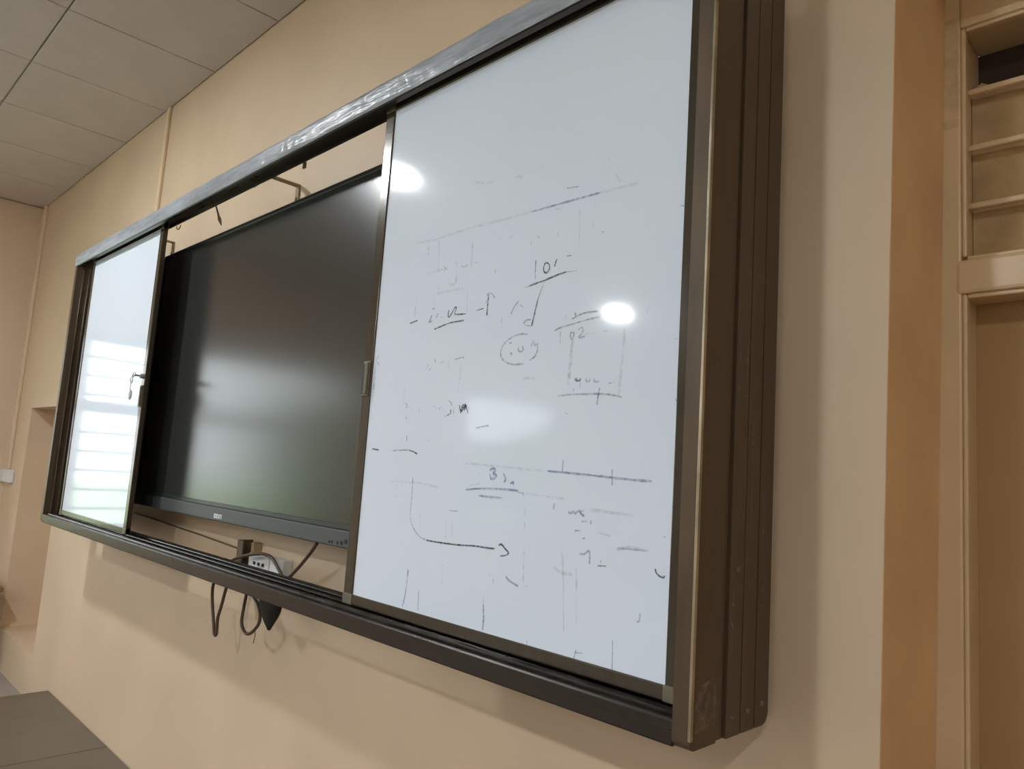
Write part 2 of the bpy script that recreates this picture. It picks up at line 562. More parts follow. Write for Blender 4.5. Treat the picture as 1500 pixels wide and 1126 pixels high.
# wrinkled film over the top rail
bm = bmesh.new()
path = [(YM + 0.01, 1.3025), (-0.20, 1.3025), (-0.24, 1.3025), (YF + 0.002, 1.3022), (YF - 0.0025, 1.2985), (YF - 0.003, 1.290),
        (YF - 0.003, 1.280), (YF - 0.003, 1.270), (YF - 0.003, 1.260), (YF - 0.003, 1.252), (YF - 0.001, 1.2455)]
NX = 900
rows = []
for i in range(NX + 1):
    x = 0.002 + (W - 0.03) * i / NX
    row = []
    for j, (y, z) in enumerate(path):
        a = noise.noise((x * 2.2, j * 0.75, 3.1))
        b = noise.noise((x * 7.0 + j * 0.5, j * 0.9, 9.0))
        c = noise.noise((x * 24.0, j * 1.3, 5.0))
        e = noise.noise((x * 55.0 + j * 1.7, j * 2.1, 1.0))
        amp = 0.0036 if 0 < j < 10 else 0.0008
        d = amp * (0.8 * abs(a) + 1.0 * abs(b) + 0.7 * abs(c) + 0.35 * abs(e))
        if j <= 3:
            row.append(bm.verts.new((x, y, z + d)))
        else:
            row.append(bm.verts.new((x, y - d, z)))
    rows.append(row)
for i in range(NX):
    for j in range(len(path) - 1):
        bm.faces.new((rows[i][j], rows[i][j + 1], rows[i + 1][j + 1], rows[i + 1][j]))
o = mesh_obj('protective_film', bm, 'film', fr, smooth=True)
o['label'] = 'wrinkled bluish protective film on the top rail'
# ends: a front profile and ribbed rear profiles, rounded at the lower corners
for (xa, xb, side) in ((0.0, 0.030, -1), (3.503, W, 1)):
    o = mesh_obj('frame_end', prism(bmesh.new(), rrect(YF, -0.190, 0, 1.2432, (0.012, 0.002, 0.0, 0.0)), 'x', xa, xb), 'frame', fr)
    mesh_obj('end_liner', B(xa + .002, xb - .002, YF + .017, -0.1905, 1.2434, 1.2836), 'frame', fr)
    mesh_obj('end_rib', prism(bmesh.new(), rrect(-0.186, -0.166, 0.001, 1.2785, (0.002,) * 4, 2), 'x',
                              xa + (0 if side > 0 else 0.004), xb - (0.004 if side > 0 else 0)), 'frame', fr)
    mesh_obj('end_core', B(xa + 0.006, xb - 0.006, -0.1895, -0.034, 0.003, 1.2832), 'plat_side', fr)
    for (ya, yb, r) in ((-0.162, -0.121, 0.002), (-0.118, -0.077, 0.002), (-0.074, YB, 0.020)):
        mesh_obj('end_rib', prism(bmesh.new(), rrect(ya, yb, 0.0, 1.30 if ya > -0.165 else 1.24, (0.002, r, 0.004, 0.002), 6), 'x', xa, xb),
                 'frame', fr)
for ya in (-0.232, -0.205):
    mesh_obj('inner_rib', B(0.0302, 0.0345, ya, ya + 0.008, 0.0165, 1.243, 0.001, 1), 'stile', fr)
# pale scratches down the near end
for (ya, za, zb, w) in ((-0.150, 0.10, 0.24, .0030), (-0.152, 0.42, 0.70, .0010), (-0.103, 0.22, 0.52, .0008), (-0.128, 0.30, 0.95, .0008), (-0.060, 0.12, 0.40, .0008)):
    bm = bmesh.new()
    pr = []
    for k in range(13):
        t = k / 12
        ww = w * math.sin(math.pi * t) + 0.0002
        yc = ya + 0.003 * noise.noise((ya * 50, t * 3, 0))
        z = za + (zb - za) * t
        cur = [bm.verts.new((W + dx, yc + sg * ww, z)) for dx, sg in ((0.0001, -1), (0.0005, -0.5), (0.0005, 0.5), (0.0001, 1))]
        if pr:
            for q in range(3):
                bm.faces.new((pr[q], pr[q + 1], cur[q + 1], cur[q]))
        pr = cur
    mesh_obj('scratch', bm, 'dust', fr)
# chamfer reflection put in as a paler strip down the near front corner
mesh_obj('edge_strip', B(W - 0.003, W + 0.0015, YF - 0.0012, YF + 0.006, 0.014, 1.243, 0.001, 2), 'edge', fr)
# screws on the near end
for (y, z) in ((-0.145, 0.028), (-0.098, 0.030), (-0.052, 0.034), (-0.140, 0.245)):
    bm = bmesh.new()
    bmesh.ops.create_cone(bm, cap_ends=True, segments=12, radius1=0.0045, radius2=0.0035, depth=0.003,
                          matrix=Matrix.Translation((W + 0.0012, y, z)) @ Matrix.Rotation(math.pi / 2, 4, 'Y'))
    mesh_obj('screw', bm, 'corner', fr)
# dull scrape of old tape low on the near end
bm = bmesh.new()
vs = [bm.verts.new((W + 0.0006, y, z)) for y, z in ((-0.248, 0.022), (-0.222, 0.02), (-0.205, 0.03), (-0.196, 0.018), (-0.192, 0.07),
                                                     (-0.204, 0.095), (-0.23, 0.088), (-0.247, 0.10))]
ring = bmesh.ops.extrude_face_region(bm, geom=[bm.faces.new(vs)])
for v in [e for e in ring['geom'] if isinstance(e, bmesh.types.BMVert)]:
    v.co.x -= 0.0006
mesh_obj('tape_residue', bm, 'dust', fr)


# steel brackets between frame and wall
def l_bracket(x, z, drop, m):
    bm = bmesh.new()
    box(bm, x - 0.012, x + 0.012, -0.165, -0.0005, z - 0.003, z + 0.003, 0.001, 1)
    box(bm, x - 0.012, x + 0.012, -0.0065, -0.0005, z - drop, z - 0.003, 0.001, 1)
    b = mesh_obj('wall_bracket', bm, m, fr)
    bm = bmesh.new()
    bmesh.ops.create_uvsphere(bm, u_segments=10, v_segments=6, radius=0.008,
                              matrix=Matrix.Translation((x, -0.007, z - drop * 0.6)) @ Matrix.Diagonal((1, 0.5, 1, 1)))
    mesh_obj('bolt', bm, 'bracket_d', b)


l_bracket(1.715, 1.335, 0.085, 'bracket')
mesh_obj('bracket_lug', B(1.703, 1.727, -0.1650, -0.1585, 1.2795, 1.332, 0.001, 1), 'bracket', fr)
l_bracket(0.55, 1.335, 0.085, 'bracket')
mesh_obj('bracket_lug', B(0.538, 0.562, -0.1650, -0.1585, 1.2795, 1.332, 0.001, 1), 'bracket', fr)
# lower post brackets
bm = bmesh.new()
box(bm, 1.645, 1.685, -0.052, -0.046, -0.03, 0.088, 0.001, 1)
box(bm, 1.645, 1.651, -0.046, -0.0005, -0.03, 0.088)
box(bm, 1.645, 1.685, -0.160, -0.052, -0.006, -0.0005)
mesh_obj('lower_bracket', bm, 'bracket_d', fr)
mesh_obj('lower_bracket', B(1.700, 1.722, -0.030, -0.0005, 0.0, 0.085, 0.003), 'bracket', fr)
# bits that hang from the top rail
p0 = hit(316, 300, 1, -0.17)
p1 = hit(324, 330, 1, -0.17)
bm = bmesh.new()
prev = None
for t, w in ((0, .003), (.35, .0045), (.6, .008), (.66, .012), (.8, .010), (1, .001)):
    c = p0.lerp(p1, t)
    cur = [bm.verts.new((c.x + s * w, c.y + d, c.z)) for s, d in ((-1, -.0012), (1, -.0012), (1, .0012), (-1, .0012))]
    if prev:
        for k in range(4):
            bm.faces.new((prev[k], prev[(k + 1) % 4], cur[(k + 1) % 4], cur[k]))
    else:
        bm.faces.new(cur)
    prev = cur
bm.faces.new(prev)
mesh_obj('hanging_strap', bm, 'bracket_d', fr)
a, b = hit(447, 236, 1, -0.16), hit(446, 247, 1, -0.16)
mesh_obj('hanging_lug', B(a.x - .009, a.x + .009, -0.163, -0.158, b.z, 1.281, 0.002), 'bracket', fr)
bm = bmesh.new()
a = hit(262, 329, 1, -0.17)
tube(bm, [(a.x + .02 * math.cos(t), -0.17, 1.279 - 0.012 + .016 * math.sin(t)) for t in [math.pi * k / 8 + math.pi for k in range(9)]], 0.002, 6)
mesh_obj('wire_hook', bm, 'bracket', fr)

# ================================================================== INTERACTIVE SCREEN
TX0, TX1, TZ0, TZ1, TY = 0.80, 2.74, 0.147, 1.195, -0.1205
tv = empty('interactive_display', ((TX0 + TX1) / 2, -0.02, TZ0), 'large dark flat screen on the wall between the two sliding whiteboards', 'screen')
mesh_obj('display_body', B(TX0 + 0.004, TX1 - 0.004, -0.112, -0.045, TZ0 + 0.006, TZ1 - 0.004, 0.006), 'bezel', tv)
bm = bmesh.new()
box(bm, TX0, TX1, TY, -0.100, TZ1 - 0.016, TZ1, 0.003)
box(bm, TX0, TX0 + 0.016, TY, -0.100, TZ0 + 0.05, TZ1 - 0.016, 0.003)
box(bm, TX1 - 0.016, TX1, TY, -0.100, TZ0 + 0.05, TZ1 - 0.016, 0.003)
box(bm, TX0 + 0.016, TX1 - 0.016, TY, -0.100, TZ0 + 0.046, TZ0 + 0.060, 0.002)
mesh_obj('bezel', bm, 'bezel', tv)
mesh_obj('screen', B(TX0 + 0.016, TX1 - 0.016, TY + 0.0035, -0.104, TZ0 + 0.060, TZ1 - 0.016), 'screen', tv)
mesh_obj('speaker_bar', B(TX0, TX1, TY - 0.004, -0.085, TZ0, TZ0 + 0.046, 0.004), 'bar', tv)
lg = hit(319, 756, 1, TY - 0.004)
bm = bmesh.new()
for k, dx in enumerate((-0.021, 0.0, 0.021)):
    box(bm, lg.x + dx - .009, lg.x + dx + .009, TY - .0048, TY - .004, lg.z + .003, lg.z + .007)
    box(bm, lg.x + dx - .009, lg.x + dx - .004, TY - .0048, TY - .004, lg.z - .007, lg.z + .003)
    box(bm, lg.x + dx + .003, lg.x + dx + .009, TY - .0048, TY - .004, lg.z - .007, lg.z + .003)
    if k != 2:
        box(bm, lg.x + dx - .004, lg.x + dx + .003, TY - .0048, TY - .004, lg.z - .007, lg.z - .003)
mesh_obj('maker_mark', bm, 'logo', tv)
for (qx, qy, r) in ((482, 793, .0035), (486, 793.5, .0035), (494, 795, .0045), (500, 795, .0055), (506, 793, .0065)):
    c = hit(qx, qy, 1, TY - .004)
    bm = bmesh.new()
    bmesh.ops.create_cone(bm, cap_ends=True, segments=12, radius1=r, radius2=r, depth=0.002,
                          matrix=Matrix.Translation((c.x, TY - 0.0045, c.z)) @ Matrix.Rotation(math.pi / 2, 4, 'X'))
    mesh_obj('button', bm, 'dark', tv)
for xx in (1.3, 2.2):
    mesh_obj('wall_mount', B(xx - .03, xx + .03, -0.046, -0.0006, 0.3, 1.05), 'bezel', tv)


# ================================================================== SLIDING WHITEBOARDS
def slider(x0, x1, y0, wx0, wx1, label):
    z0, z1, wz0, wz1 = 0.048, 1.274, 0.0705, 1.241
    y1 = y0 + 0.018
    t = empty('sliding_whiteboard', ((x0 + x1) / 2, (y0 + y1) / 2, z0), label, 'whiteboard', 'sliding whiteboards in the frame')
    mesh_obj('board_surface', B(wx0 - 0.004, wx1 + 0.004, y0 + 0.0035, y1 - 0.008, wz0 - 0.004, wz1 + 0.004), 'white', t)
    mesh_obj('backing', B(wx0 - 0.003, wx1 + 0.003, y1 - 0.0078, y1 - 0.002, wz0 - 0.003, wz1 + 0.003), 'black', t)
    mesh_obj('stile', B(x0, wx0, y0, y1, z0, z1, 0.0022), 'stile', t)
    mesh_obj('stile', B(wx1, x1, y0, y1, z0, z1, 0.0022), 'stile', t)
    mesh_obj('rail', B(wx0, wx1, y0 + .0005, y1, z0, wz0, 0.002), 'stile', t)
    mesh_obj('rail', B(wx0, wx1, y0 + .0005, y1, wz1, z1, 0.002), 'stile', t)
    for xa, xb in ((x0, wx0 + 0.002), (wx1 - 0.002, x1)):
        mesh_obj('corner_cap', B(xa - .0008, xb, y0 - 0.0015, y1 + .001, z0 - 0.001, wz0 + 0.001, 0.002), 'corner', t)
        mesh_obj('corner_cap', B(xa - .0008, xb, y0 - 0.0015, y1 + .001, wz1 - 0.001, z1, 0.002), 'corner', t)
    return t


YS = -0.2285
sr = slider(2.587, 3.490, YS, 2.6226, 3.4673, 'wide sliding whiteboard covered in faint handwriting at the near end')
sl = slider(0.165, 1.074, YS + .003, 0.190, 1.0416, 'clean whiteboard beside the far left end, mirroring the bright window')


def pull(t, x, y, z0, z1, w):
    bm = bmesh.new()
    box(bm, x - w, x + w, y - 0.004, y, z0, z1, 0.0015)
    h = mesh_obj('recessed_handle', bm, 'corner', t)
    mesh_obj('finger_slot', B(x - w * 0.9, x - w * 0.1, y - 0.0052, y - 0.0035, z0 + 0.006, z1 - 0.006), 'dark', h)
    mesh_obj('grip', B(x + w * 0.0, x + w * 0.85, y - 0.0095, y - 0.0038, z0 + 0.004, z1 - 0.004, 0.002), 'corner', h)


pull(sr, 2.605, YS, 0.528, 0.612, 0.014)
pull(sl, 1.058, YS + .003, 0.530, 0.615, 0.013)
# lock barrel on the left slider
bm = bmesh.new()
bmesh.ops.create_cone(bm, cap_ends=True, segments=16, radius1=0.010, radius2=0.009, depth=0.014,
                      matrix=Matrix.Translation((1.058, YS - 0.0045, 0.650)) @ Matrix.Rotation(math.pi / 2, 4, 'X'))
mesh_obj('lock', bm, 'metal', sl, smooth=False)
# keys hanging in the lock
ky = empty('key_ring', (1.046, YS - 0.022, 0.575), 'small bunch of keys hanging from the lock of the far whiteboard', 'keys')
bm = bmesh.new()
box(bm, 1.0555, 1.0605, YS - 0.030, YS - 0.0115, 0.6465, 0.6535, 0.001, 1)
tube(bm, [(1.058 - .0 + .009 * math.sin(a), YS - .033 + .003 * math.cos(a), 0.650 + .009 * math.cos(a)) for a in [2 * math.pi * k / 16 for k in range(17)]], 0.003, 6)
mesh_obj('key', bm, 'metal', ky)
mesh_obj('ring', tube(bmesh.new(), [(1.050 - 0.022 * (1 - math.cos(a)) * .5 + .0, YS - .033, 0.632 + 0.014 * math.sin(a)) for a in [2 * math.pi * k / 20 for k in range(21)]], 0.0018, 6), 'metal', ky)
bm = bmesh.new()
tube(bm, [(1.030, YS - .031, 0.622), (1.026, YS - .030, 0.606), (1.024, YS - .030, 0.594)], 0.0016, 6)
mesh_obj('chain', bm, 'metal', ky)
bm = bmesh.new()
bmesh.ops.create_uvsphere(bm, u_segments=16, v_segments=10, radius=1,
                          matrix=Matrix.Translation((1.022, YS - .026, 0.576)) @ Matrix.Diagonal((0.016, 0.005, 0.020, 1)))
mesh_obj('tag', bm, 'tag', ky, smooth=True)

# handwriting: strokes traced on the photo (crop origin, zoom), laid on the board surface
WR = []


def S(ox, oy, sc, kind, *lines):
    for ln in lines:
        WR.append((kind, [(ox + a / sc, oy + b / sc) for a, b in ln]))


A1 = (580, 320, 6.256)
S(*A1, 'k', [(125, 962), (165, 947), (200, 932)], [(330, 885), (305, 950), (330, 935)], [(333, 830), (357, 819)], [(385, 870), (370, 910)],
  [(485, 840), (478, 890), (492, 898), (545, 812), (552, 830), (540, 860), (550, 878), (640, 872)],
  [(350, 1015), (420, 985), (500, 955), (625, 933)], [(740, 842), (805, 822)], [(832, 890), (840, 800), (845, 740), (850, 700)],
  [(822, 775), (834, 752)])
S(*A1, 'm', [(178, 815), (172, 905)], [(412, 898), (426, 906)], [(445, 850), (440, 875)], [(835, 705), (855, 685), (885, 692), (905, 730)],
  [(912, 460), (910, 500)], [(380, 490), (385, 445)], [(390, 473), (430, 465)], [(435, 440), (475, 470)], [(440, 480), (470, 440)],
  [(600, 430), (620, 445), (660, 420)], [(720, 405), (750, 402)], [(705, 205), (690, 440)], [(297, 250), (297, 345)])
S(*A1, 'f', [(400, 205), (390, 370)], [(555, 380), (550, 600)], [(280, 500), (400, 478)], [(490, 550), (492, 600), (540, 600), (555, 540)],
  [(375, 690), (500, 660), (625, 635)], [(388, 628), (392, 648)], [(190, 720), (185, 820)], [(350, 700), (345, 800)],
  [(655, 650), (650, 860)], [(970, 910), (965, 1010)])
A8 = (600, 230, 4.1667)
S(*A8, 'f', [(40, 525), (150, 505), (350, 440), (620, 368), (740, 335)], [(1160, 218), (1300, 183), (1400, 155)],
  [(610, 500), (640, 470)], [(640, 125), (692, 112), (670, 132)], [(740, 510), (742, 540)], [(620, 240), (618, 268)], [(780, 480), (795, 492)],
  [(890, 480), (910, 462)], [(1130, 280), (1133, 294)], [(880, 320), (925, 315)], [(800, 68), (820, 45)], [(1220, 8), (1225, 28)],
  [(1260, 100), (1275, 130), (1290, 150)], [(395, 155), (450, 158), (520, 150)], [(180, 480), (178, 690)], [(1040, 300), (1035, 540)])
S(*A8, 'b', [(740, 335), (900, 290), (1060, 245), (1160, 218)], [(960, 190), (1030, 180)])
S(*A8, 'm', [(1118, 405), (1123, 430)], [(1165, 455), (1185, 458)])
A2 = (720, 340, 5.119)
S(*A2, 'k', [(333, 210), (328, 300)], [(405, 228), (392, 260), (392, 290), (410, 305), (432, 280), (433, 245), (412, 228), (398, 240)],
  [(472, 258), (485, 215), (496, 200)], [(563, 179), (597, 175)], [(280, 405), (330, 385), (400, 360), (500, 318), (560, 298)],
  [(385, 400), (345, 510)], [(345, 510), (325, 600), (300, 705)], [(135, 835), (152, 824)])
S(*A2, 'm', [(328, 300), (330, 350)], [(248, 415), (280, 405)], [(560, 298), (640, 288)], [(398, 375), (385, 400)], [(245, 695), (300, 705)],
  [(240, 690), (260, 660), (300, 655)], [(205, 515), (165, 570), (145, 620)], [(212, 543), (236, 560)],
  [(270, 765), (210, 765), (150, 790), (95, 835), (70, 890), (75, 940), (110, 975), (170, 992), (240, 985)],
  [(340, 835), (345, 880), (325, 930), (285, 960)], [(155, 915), (145, 905), (150, 925)],
  [(205, 855), (200, 880), (215, 897), (238, 880), (230, 850)], [(295, 860), (315, 815), (325, 850)], [(318, 852), (356, 830)],
  [(600, 650), (630, 635), (625, 600)], [(630, 635), (700, 605), (800, 592)], [(470, 740), (520, 715), (620, 685), (720, 655), (815, 635)],
  [(515, 750), (513, 830)], [(600, 745), (590, 780), (605, 800), (618, 760), (605, 745)], [(650, 730), (680, 715), (685, 745), (655, 790), (700, 780)],
  [(637, 1090), (640, 1112), (665, 1110)])
S(*A2, 'f', [(605, 800), (595, 950), (585, 1100)], [(220, 1110), (250, 1095), (330, 1095)], [(555, 660), (560, 620)], [(75, 640), (72, 690)],
  [(150, 20), (155, 50)], [(345, 30), (360, 45)], [(490, 15), (500, 30)], [(298, 70), (296, 130)], [(30, 275), (28, 305)])
A4 = (790, 430, 5.929)
S(*A4, 'm', [(310, 735), (315, 755), (350, 750), (360, 735)], [(356, 735), (350, 820)], [(305, 815), (290, 850)], [(405, 735), (410, 760), (432, 760), (440, 735)],
  [(475, 740), (480, 765), (520, 760)], [(600, 778), (650, 770)], [(160, 888), (300, 875), (520, 870), (640, 880), (715, 898)],
  [(525, 815), (510, 890), (500, 965)], [(220, 1035), (250, 1045)], [(1183, 905), (1190, 940)])
S(*A4, 'f', [(740, 300), (735, 420), (710, 670), (690, 870)], [(290, 400), (260, 650), (250, 800)], [(1170, 390), (1200, 395)],
  [(400, 350), (480, 345)], [(560, 325), (620, 320)], [(185, 330), (182, 430)], [(940, 120), (932, 170)])
A3 = (580, 500, 6.256)
S(*A3, 'k', [(355, 155), (360, 190)], [(500, 625), (500, 655), (470, 678)], [(580, 580), (595, 640), (610, 590), (640, 580), (600, 640), (590, 652)],
  [(610, 610), (645, 590), (625, 630)], [(645, 600), (660, 660)], [(98, 690), (90, 715)], [(98, 860), (98, 915)], [(120, 995), (160, 1010), (195, 1030)])
S(*A3, 'm', [(275, 260), (300, 210)], [(300, 268), (322, 240)], [(410, 195), (440, 180)], [(540, 165), (600, 148), (625, 152)], [(85, 565), (100, 580), (95, 610)],
  [(220, 615), (210, 650)], [(348, 585), (352, 605)], [(375, 600), (365, 615)], [(410, 598), (395, 620)], [(480, 540), (505, 560), (512, 590)],
  [(470, 678), (440, 688)], [(530, 600), (530, 670)], [(670, 600), (665, 640)], [(-30, 1000), (60, 995), (120, 995)], [(730, 795), (790, 780), (850, 770)],
  [(118, 598), (121, 612)])
S(*A3, 'f', [(485, 165), (480, 260)], [(290, 905), (305, 910)], [(600, 180), (570, 480)], [(75, 380), (75, 560)], [(100, 720), (125, 750)])
A5 = (580, 640, 5.63)
S(*A5, 'm', [(140, 320), (132, 480), (120, 600), (118, 670), (135, 730), (165, 785), (200, 825), (250, 850)], [(1048, 458), (1051, 486)],
  [(440, 605), (510, 612)])
S(*A5, 'k', [(250, 850), (350, 868), (500, 888), (650, 898), (760, 915), (815, 920)], [(845, 895), (870, 885), (900, 920), (928, 955), (905, 975), (860, 980)])
S(*A5, 'f', [(-40, 365), (20, 365), (140, 375), (200, 380), (350, 415)], [(550, 212), (700, 228), (740, 232), (880, 245), (1000, 258), (1220, 278)],
  [(580, 430), (620, 400), (690, 380)], [(680, 305), (702, 308)], [(5, 340), (6, 420)], [(-5, 485), (16, 488)], [(1055, 940), (1050, 1126)],
  [(415, 680), (410, 840)], [(465, 650), (460, 840)], [(200, 640), (198, 760)], [(1065, 580), (1060, 760)])
S(*A5, 'b', [(775, 280), (790, 260), (820, 265), (810, 300), (830, 320), (800, 348), (775, 335)], [(805, 275), (800, 330)], [(770, 300), (785, 350)],
  [(885, 300), (905, 345), (890, 375)], [(940, 385), (970, 370), (965, 395)], [(575, 435), (680, 425), (850, 428), (1010, 442)],
  [(680, 482), (760, 492), (880, 502)])
A6 = (760, 660, 5.117)
S(*A6, 'b', [(210, 152), (330, 162), (560, 185)], [(560, 185), (700, 202), (850, 218), (1000, 230)], [(332, 70), (325, 170)], [(700, 140), (700, 260)],
  [(370, 455), (385, 470), (410, 455), (420, 470), (445, 455), (460, 450), (465, 470), (490, 490)], [(490, 445), (455, 460)], [(540, 520), (540, 550)],
  [(470, 530), (512, 530)], [(420, 600), (460, 598)], [(475, 658), (495, 655)], [(455, 772), (490, 775), (528, 752), (530, 850)],
  [(265, 390), (260, 440)], [(-10, 310), (35, 318)])
S(*A6, 'k', [(590, 862), (655, 865)], [(1023, 885), (1030, 915), (1055, 940), (1085, 950), (1092, 935)])
S(*A6, 'm', [(1085, 645), (1100, 650)], [(615, 820), (612, 842)], [(32, 312), (35, 338)])
S(*A6, 'f', [(340, 360), (210, 345), (50, 318)], [(530, 440), (700, 465), (860, 485)], [(320, 720), (330, 960)], [(430, 880), (430, 1030)], [(40, 720), (30, 990)],
  [(260, 870), (320, 915), (400, 925)], [(730, 740), (830, 725), (970, 750)], [(580, 610), (690, 640)])
A7 = (570, 820, 6.818)
S(*A7, 'b', [(190, 90), (175, 240), (155, 370), (130, 470)], [(295, 300), (285, 510)], [(940, 440), (942, 600), (930, 700)], [(1040, 190), (1038, 240)],
  [(1160, 160), (1200, 205), (1290, 265)], [(1375, 800), (1375, 845)])
S(*A7, 'f', [(535, 40), (525, 250)], [(940, 320), (940, 440)], [(1345, 0), (1340, 230)], [(1010, 130), (1010, 172)], [(1345, 265), (1410, 255)])
A9 = (500, 660, 2.416)
S(*A9, 'b', [(830, 705), (822, 735)], [(828, 714), (852, 716)], [(960, 670), (958, 775)])
S(*A9, 'm', [(1057, 575), (1055, 600), (1045, 607)], [(978, 345), (1020, 348), (1085, 355)])
S(*A9, 'f', [(785, 350), (787, 640)], [(832, 440), (832, 620)])
S(0, 0, 1, 'm', [(555, 520), (552, 528), (556, 535)], [(549, 563), (546, 567), (550, 570)], [(996, 300), (1002, 302)])
S(0, 0, 1, 'k', [(545, 657), (550, 658), (555, 659)])

YI = YS + 0.0035 - 0.0004
WID = {'k': 0.0019, 'm': 0.0018, 'f': 0.0030, 'b': 0.0023}
NMS = {'k': 'black_marker_writing', 'm': 'grey_marker_writing', 'f': 'wiped_marker_traces', 'b': 'blue_marker_writing'}
wiped = bmesh.new()
for (kind, pts) in WR:
    bm = wiped if kind == 'f' else bmesh.new()
    P = catmull([hit(a, b, 1, YI) for a, b in pts], 5)
    prev = None
    for i, p in enumerate(P):
        t = P[min(i + 1, len(P) - 1)] - P[max(i - 1, 0)]
        nrm = Vector((-t.z, 0, t.x))
        nrm = nrm.normalized() if nrm.length > 1e-9 else Vector((0, 0, 1))
        w = WID[kind] * (0.85 + 0.35 * noise.noise((p.x * 40, p.z * 40, 0)))
        if i in (0, len(P) - 1):
            w *= 0.55
        cur = (bm.verts.new((p.x - nrm.x * w, YI, p.z - nrm.z * w)), bm.verts.new((p.x + nrm.x * w, YI, p.z + nrm.z * w)))
        if prev:
            bm.faces.new((prev[0], cur[0], cur[1], prev[1]))
        prev = cur
    if kind != 'f':
        mesh_obj('marker_stroke', bm, 'ink_' + kind, sr)
tag(mesh_obj('wiped_writing', wiped, 'ink_f', sr), kind='stuff')

# ================================================================== SOCKET, CABLES, CONDUITS
sk = empty('wall_socket', (1.82, 0, -0.03), 'white double wall socket behind the bottom rail under the screen', 'socket')
s0, s1, s2 = 1.700, 1.845, 1.935
ztop = 0.052
mesh_obj('socket_plate', B(s0, s1 - .003, -0.034, -0.0005, ztop - 0.088, ztop, 0.003), 'socket', sk)
mesh_obj('socket_plate', B(s1 + .003, s2, -0.034, -0.0005, ztop - 0.088, ztop + .002, 0.003), 'socket', sk)
for dx in (0.045, 0.075, 0.105):
    mesh_obj('socket_slot', B(s0 + dx - .008, s0 + dx + .008, -0.0352, -0.0335, ztop - .034, ztop - .024), 'dark', sk)
mesh_obj('socket_switch', B(s0 + .035, s0 + .052, -0.037, -0.0335, ztop - .062, ztop - .042, .001), 'socket', sk)


def cable(name, pix, r, m, label, ys=None):
    pts = []
    for q in pix:
        pts.append(hit(q[0], q[1], 1, q[2]))
    if name == 'power_cable':
        pts[0].z = 0.1415
    P = catmull(pts, 8)
    o = mesh_obj(name, tube(bmesh.new(), P, r, 8), m, smooth=True)
    return tag(o, label, 'cable')


cable('power_cable', [(464, 797, -.105), (456, 808, -.10), (440, 828, -.085), (427, 842, -.075), (420, 850, -.075), (414, 845, -.07), (404, 826, -.055), (396, 815, -.05),
                      (382, 811, -.055), (362, 813, -.065), (345, 818, -.07), (336, 824, -.07), (325, 836, -.08), (318, 845, -.09), (312, 858, -.10),
                      (311, 880, -.10), (313, 912, -.10), (314, 928, -.10), (317, 928, -.10), (319, 905, -.10), (324, 888, -.10), (331, 862, -.095), (336, 845, -.085),
                      (345, 835, -.075), (352, 838, -.075), (358, 850, -.085), (361, 866, -.09), (357, 890, -.10), (354, 912, -.10), (359, 926, -.10), (367, 927, -.10), (378, 915, -.10),
                      (381, 900, -.10), (378, 885, -.10), (372, 874, -.095), (368, 862, -.085), (372, 850, -.055), (378, 843, -.0355)],
      0.0052, 'brcable', 'brown power cable from the screen, hanging in two loops under the rail')
cable('thin_wire', [(196, 751, -.0035), (230, 762, -.0035), (290, 782, -.0035), (349, 803, -.0035)], 0.003, 'bracket_d',
      'thin brown wire run along the wall under the screen')
cable('loose_thread', [(373, 918, -.094), (373.5, 930, -.094), (371, 942, -.094)], 0.0012, 'brcable', 'short thread dangling from the bottom of the cable loop')

# black pointed flap hanging behind the bottom rail
L, R_, TP = hit(381, 868, 1, -0.125), hit(413, 880, 1, -0.125), hit(394, 923, 1, -0.125)
bm = bmesh.new()
rings = []
for k in range(9):
    t = k / 8
    a = L.lerp(TP, t)
    b = R_.lerp(TP, t)
    bulge = 0.016 * math.sin(math.pi * min(1, t * .9 + .1))
    c = (a + b) / 2
    w = (b - a).length / 2 * (1 + 0.25 * math.sin(math.pi * t)) + 0.002
    ring = []
    for q in range(12):
        an = 2 * math.pi * q / 12
        ring.append(bm.verts.new((c.x + w * math.cos(an), c.y + (0.004 + bulge) * math.sin(an), c.z + (0.5 * (b.z - a.z)) * math.cos(an))))
    rings.append(ring)
for a, b in zip(rings, rings[1:]):
    for q in range(12):
        bm.faces.new((a[q], a[(q + 1) % 12], b[(q + 1) % 12], b[q]))
bm.faces.new(rings[0])
bm.faces.new(rings[-1])
tag(mesh_obj('black_cloth', bm, 'black', smooth=True), 'black pointed cloth tip hanging below the bottom rail beside the cable loops', 'cloth')

# conduits
bm = B(0.255, 0.289, -0.014, -0.0005, 1.33, ZC - 0.006, 0.003)
tag(mesh_obj('wall_conduit', bm, 'conduit'), 'slim cream conduit running from the ceiling down behind the board', 'conduit')
bm = B(-2.125, -2.085, -0.018, -0.0005, 0.178, ZC - 0.006, 0.003)
tag(mesh_obj('wall_conduit', bm, 'conduit'), 'cream conduit in the far corner ending above a white box', 'conduit')
jb = empty('junction_box', (-2.06, 0, 0.08), 'small white box on the wall at the left edge of the picture', 'junction box')
mesh_obj('box_body', B(-2.21, -1.945, -0.032, -0.0005, 0.086, 0.174, 0.004), 'socket', jb)
mesh_obj('box_cover', B(-2.20, -2.06, -0.037, -0.0315, 0.094, 0.166, 0.002), 'socket', jb)

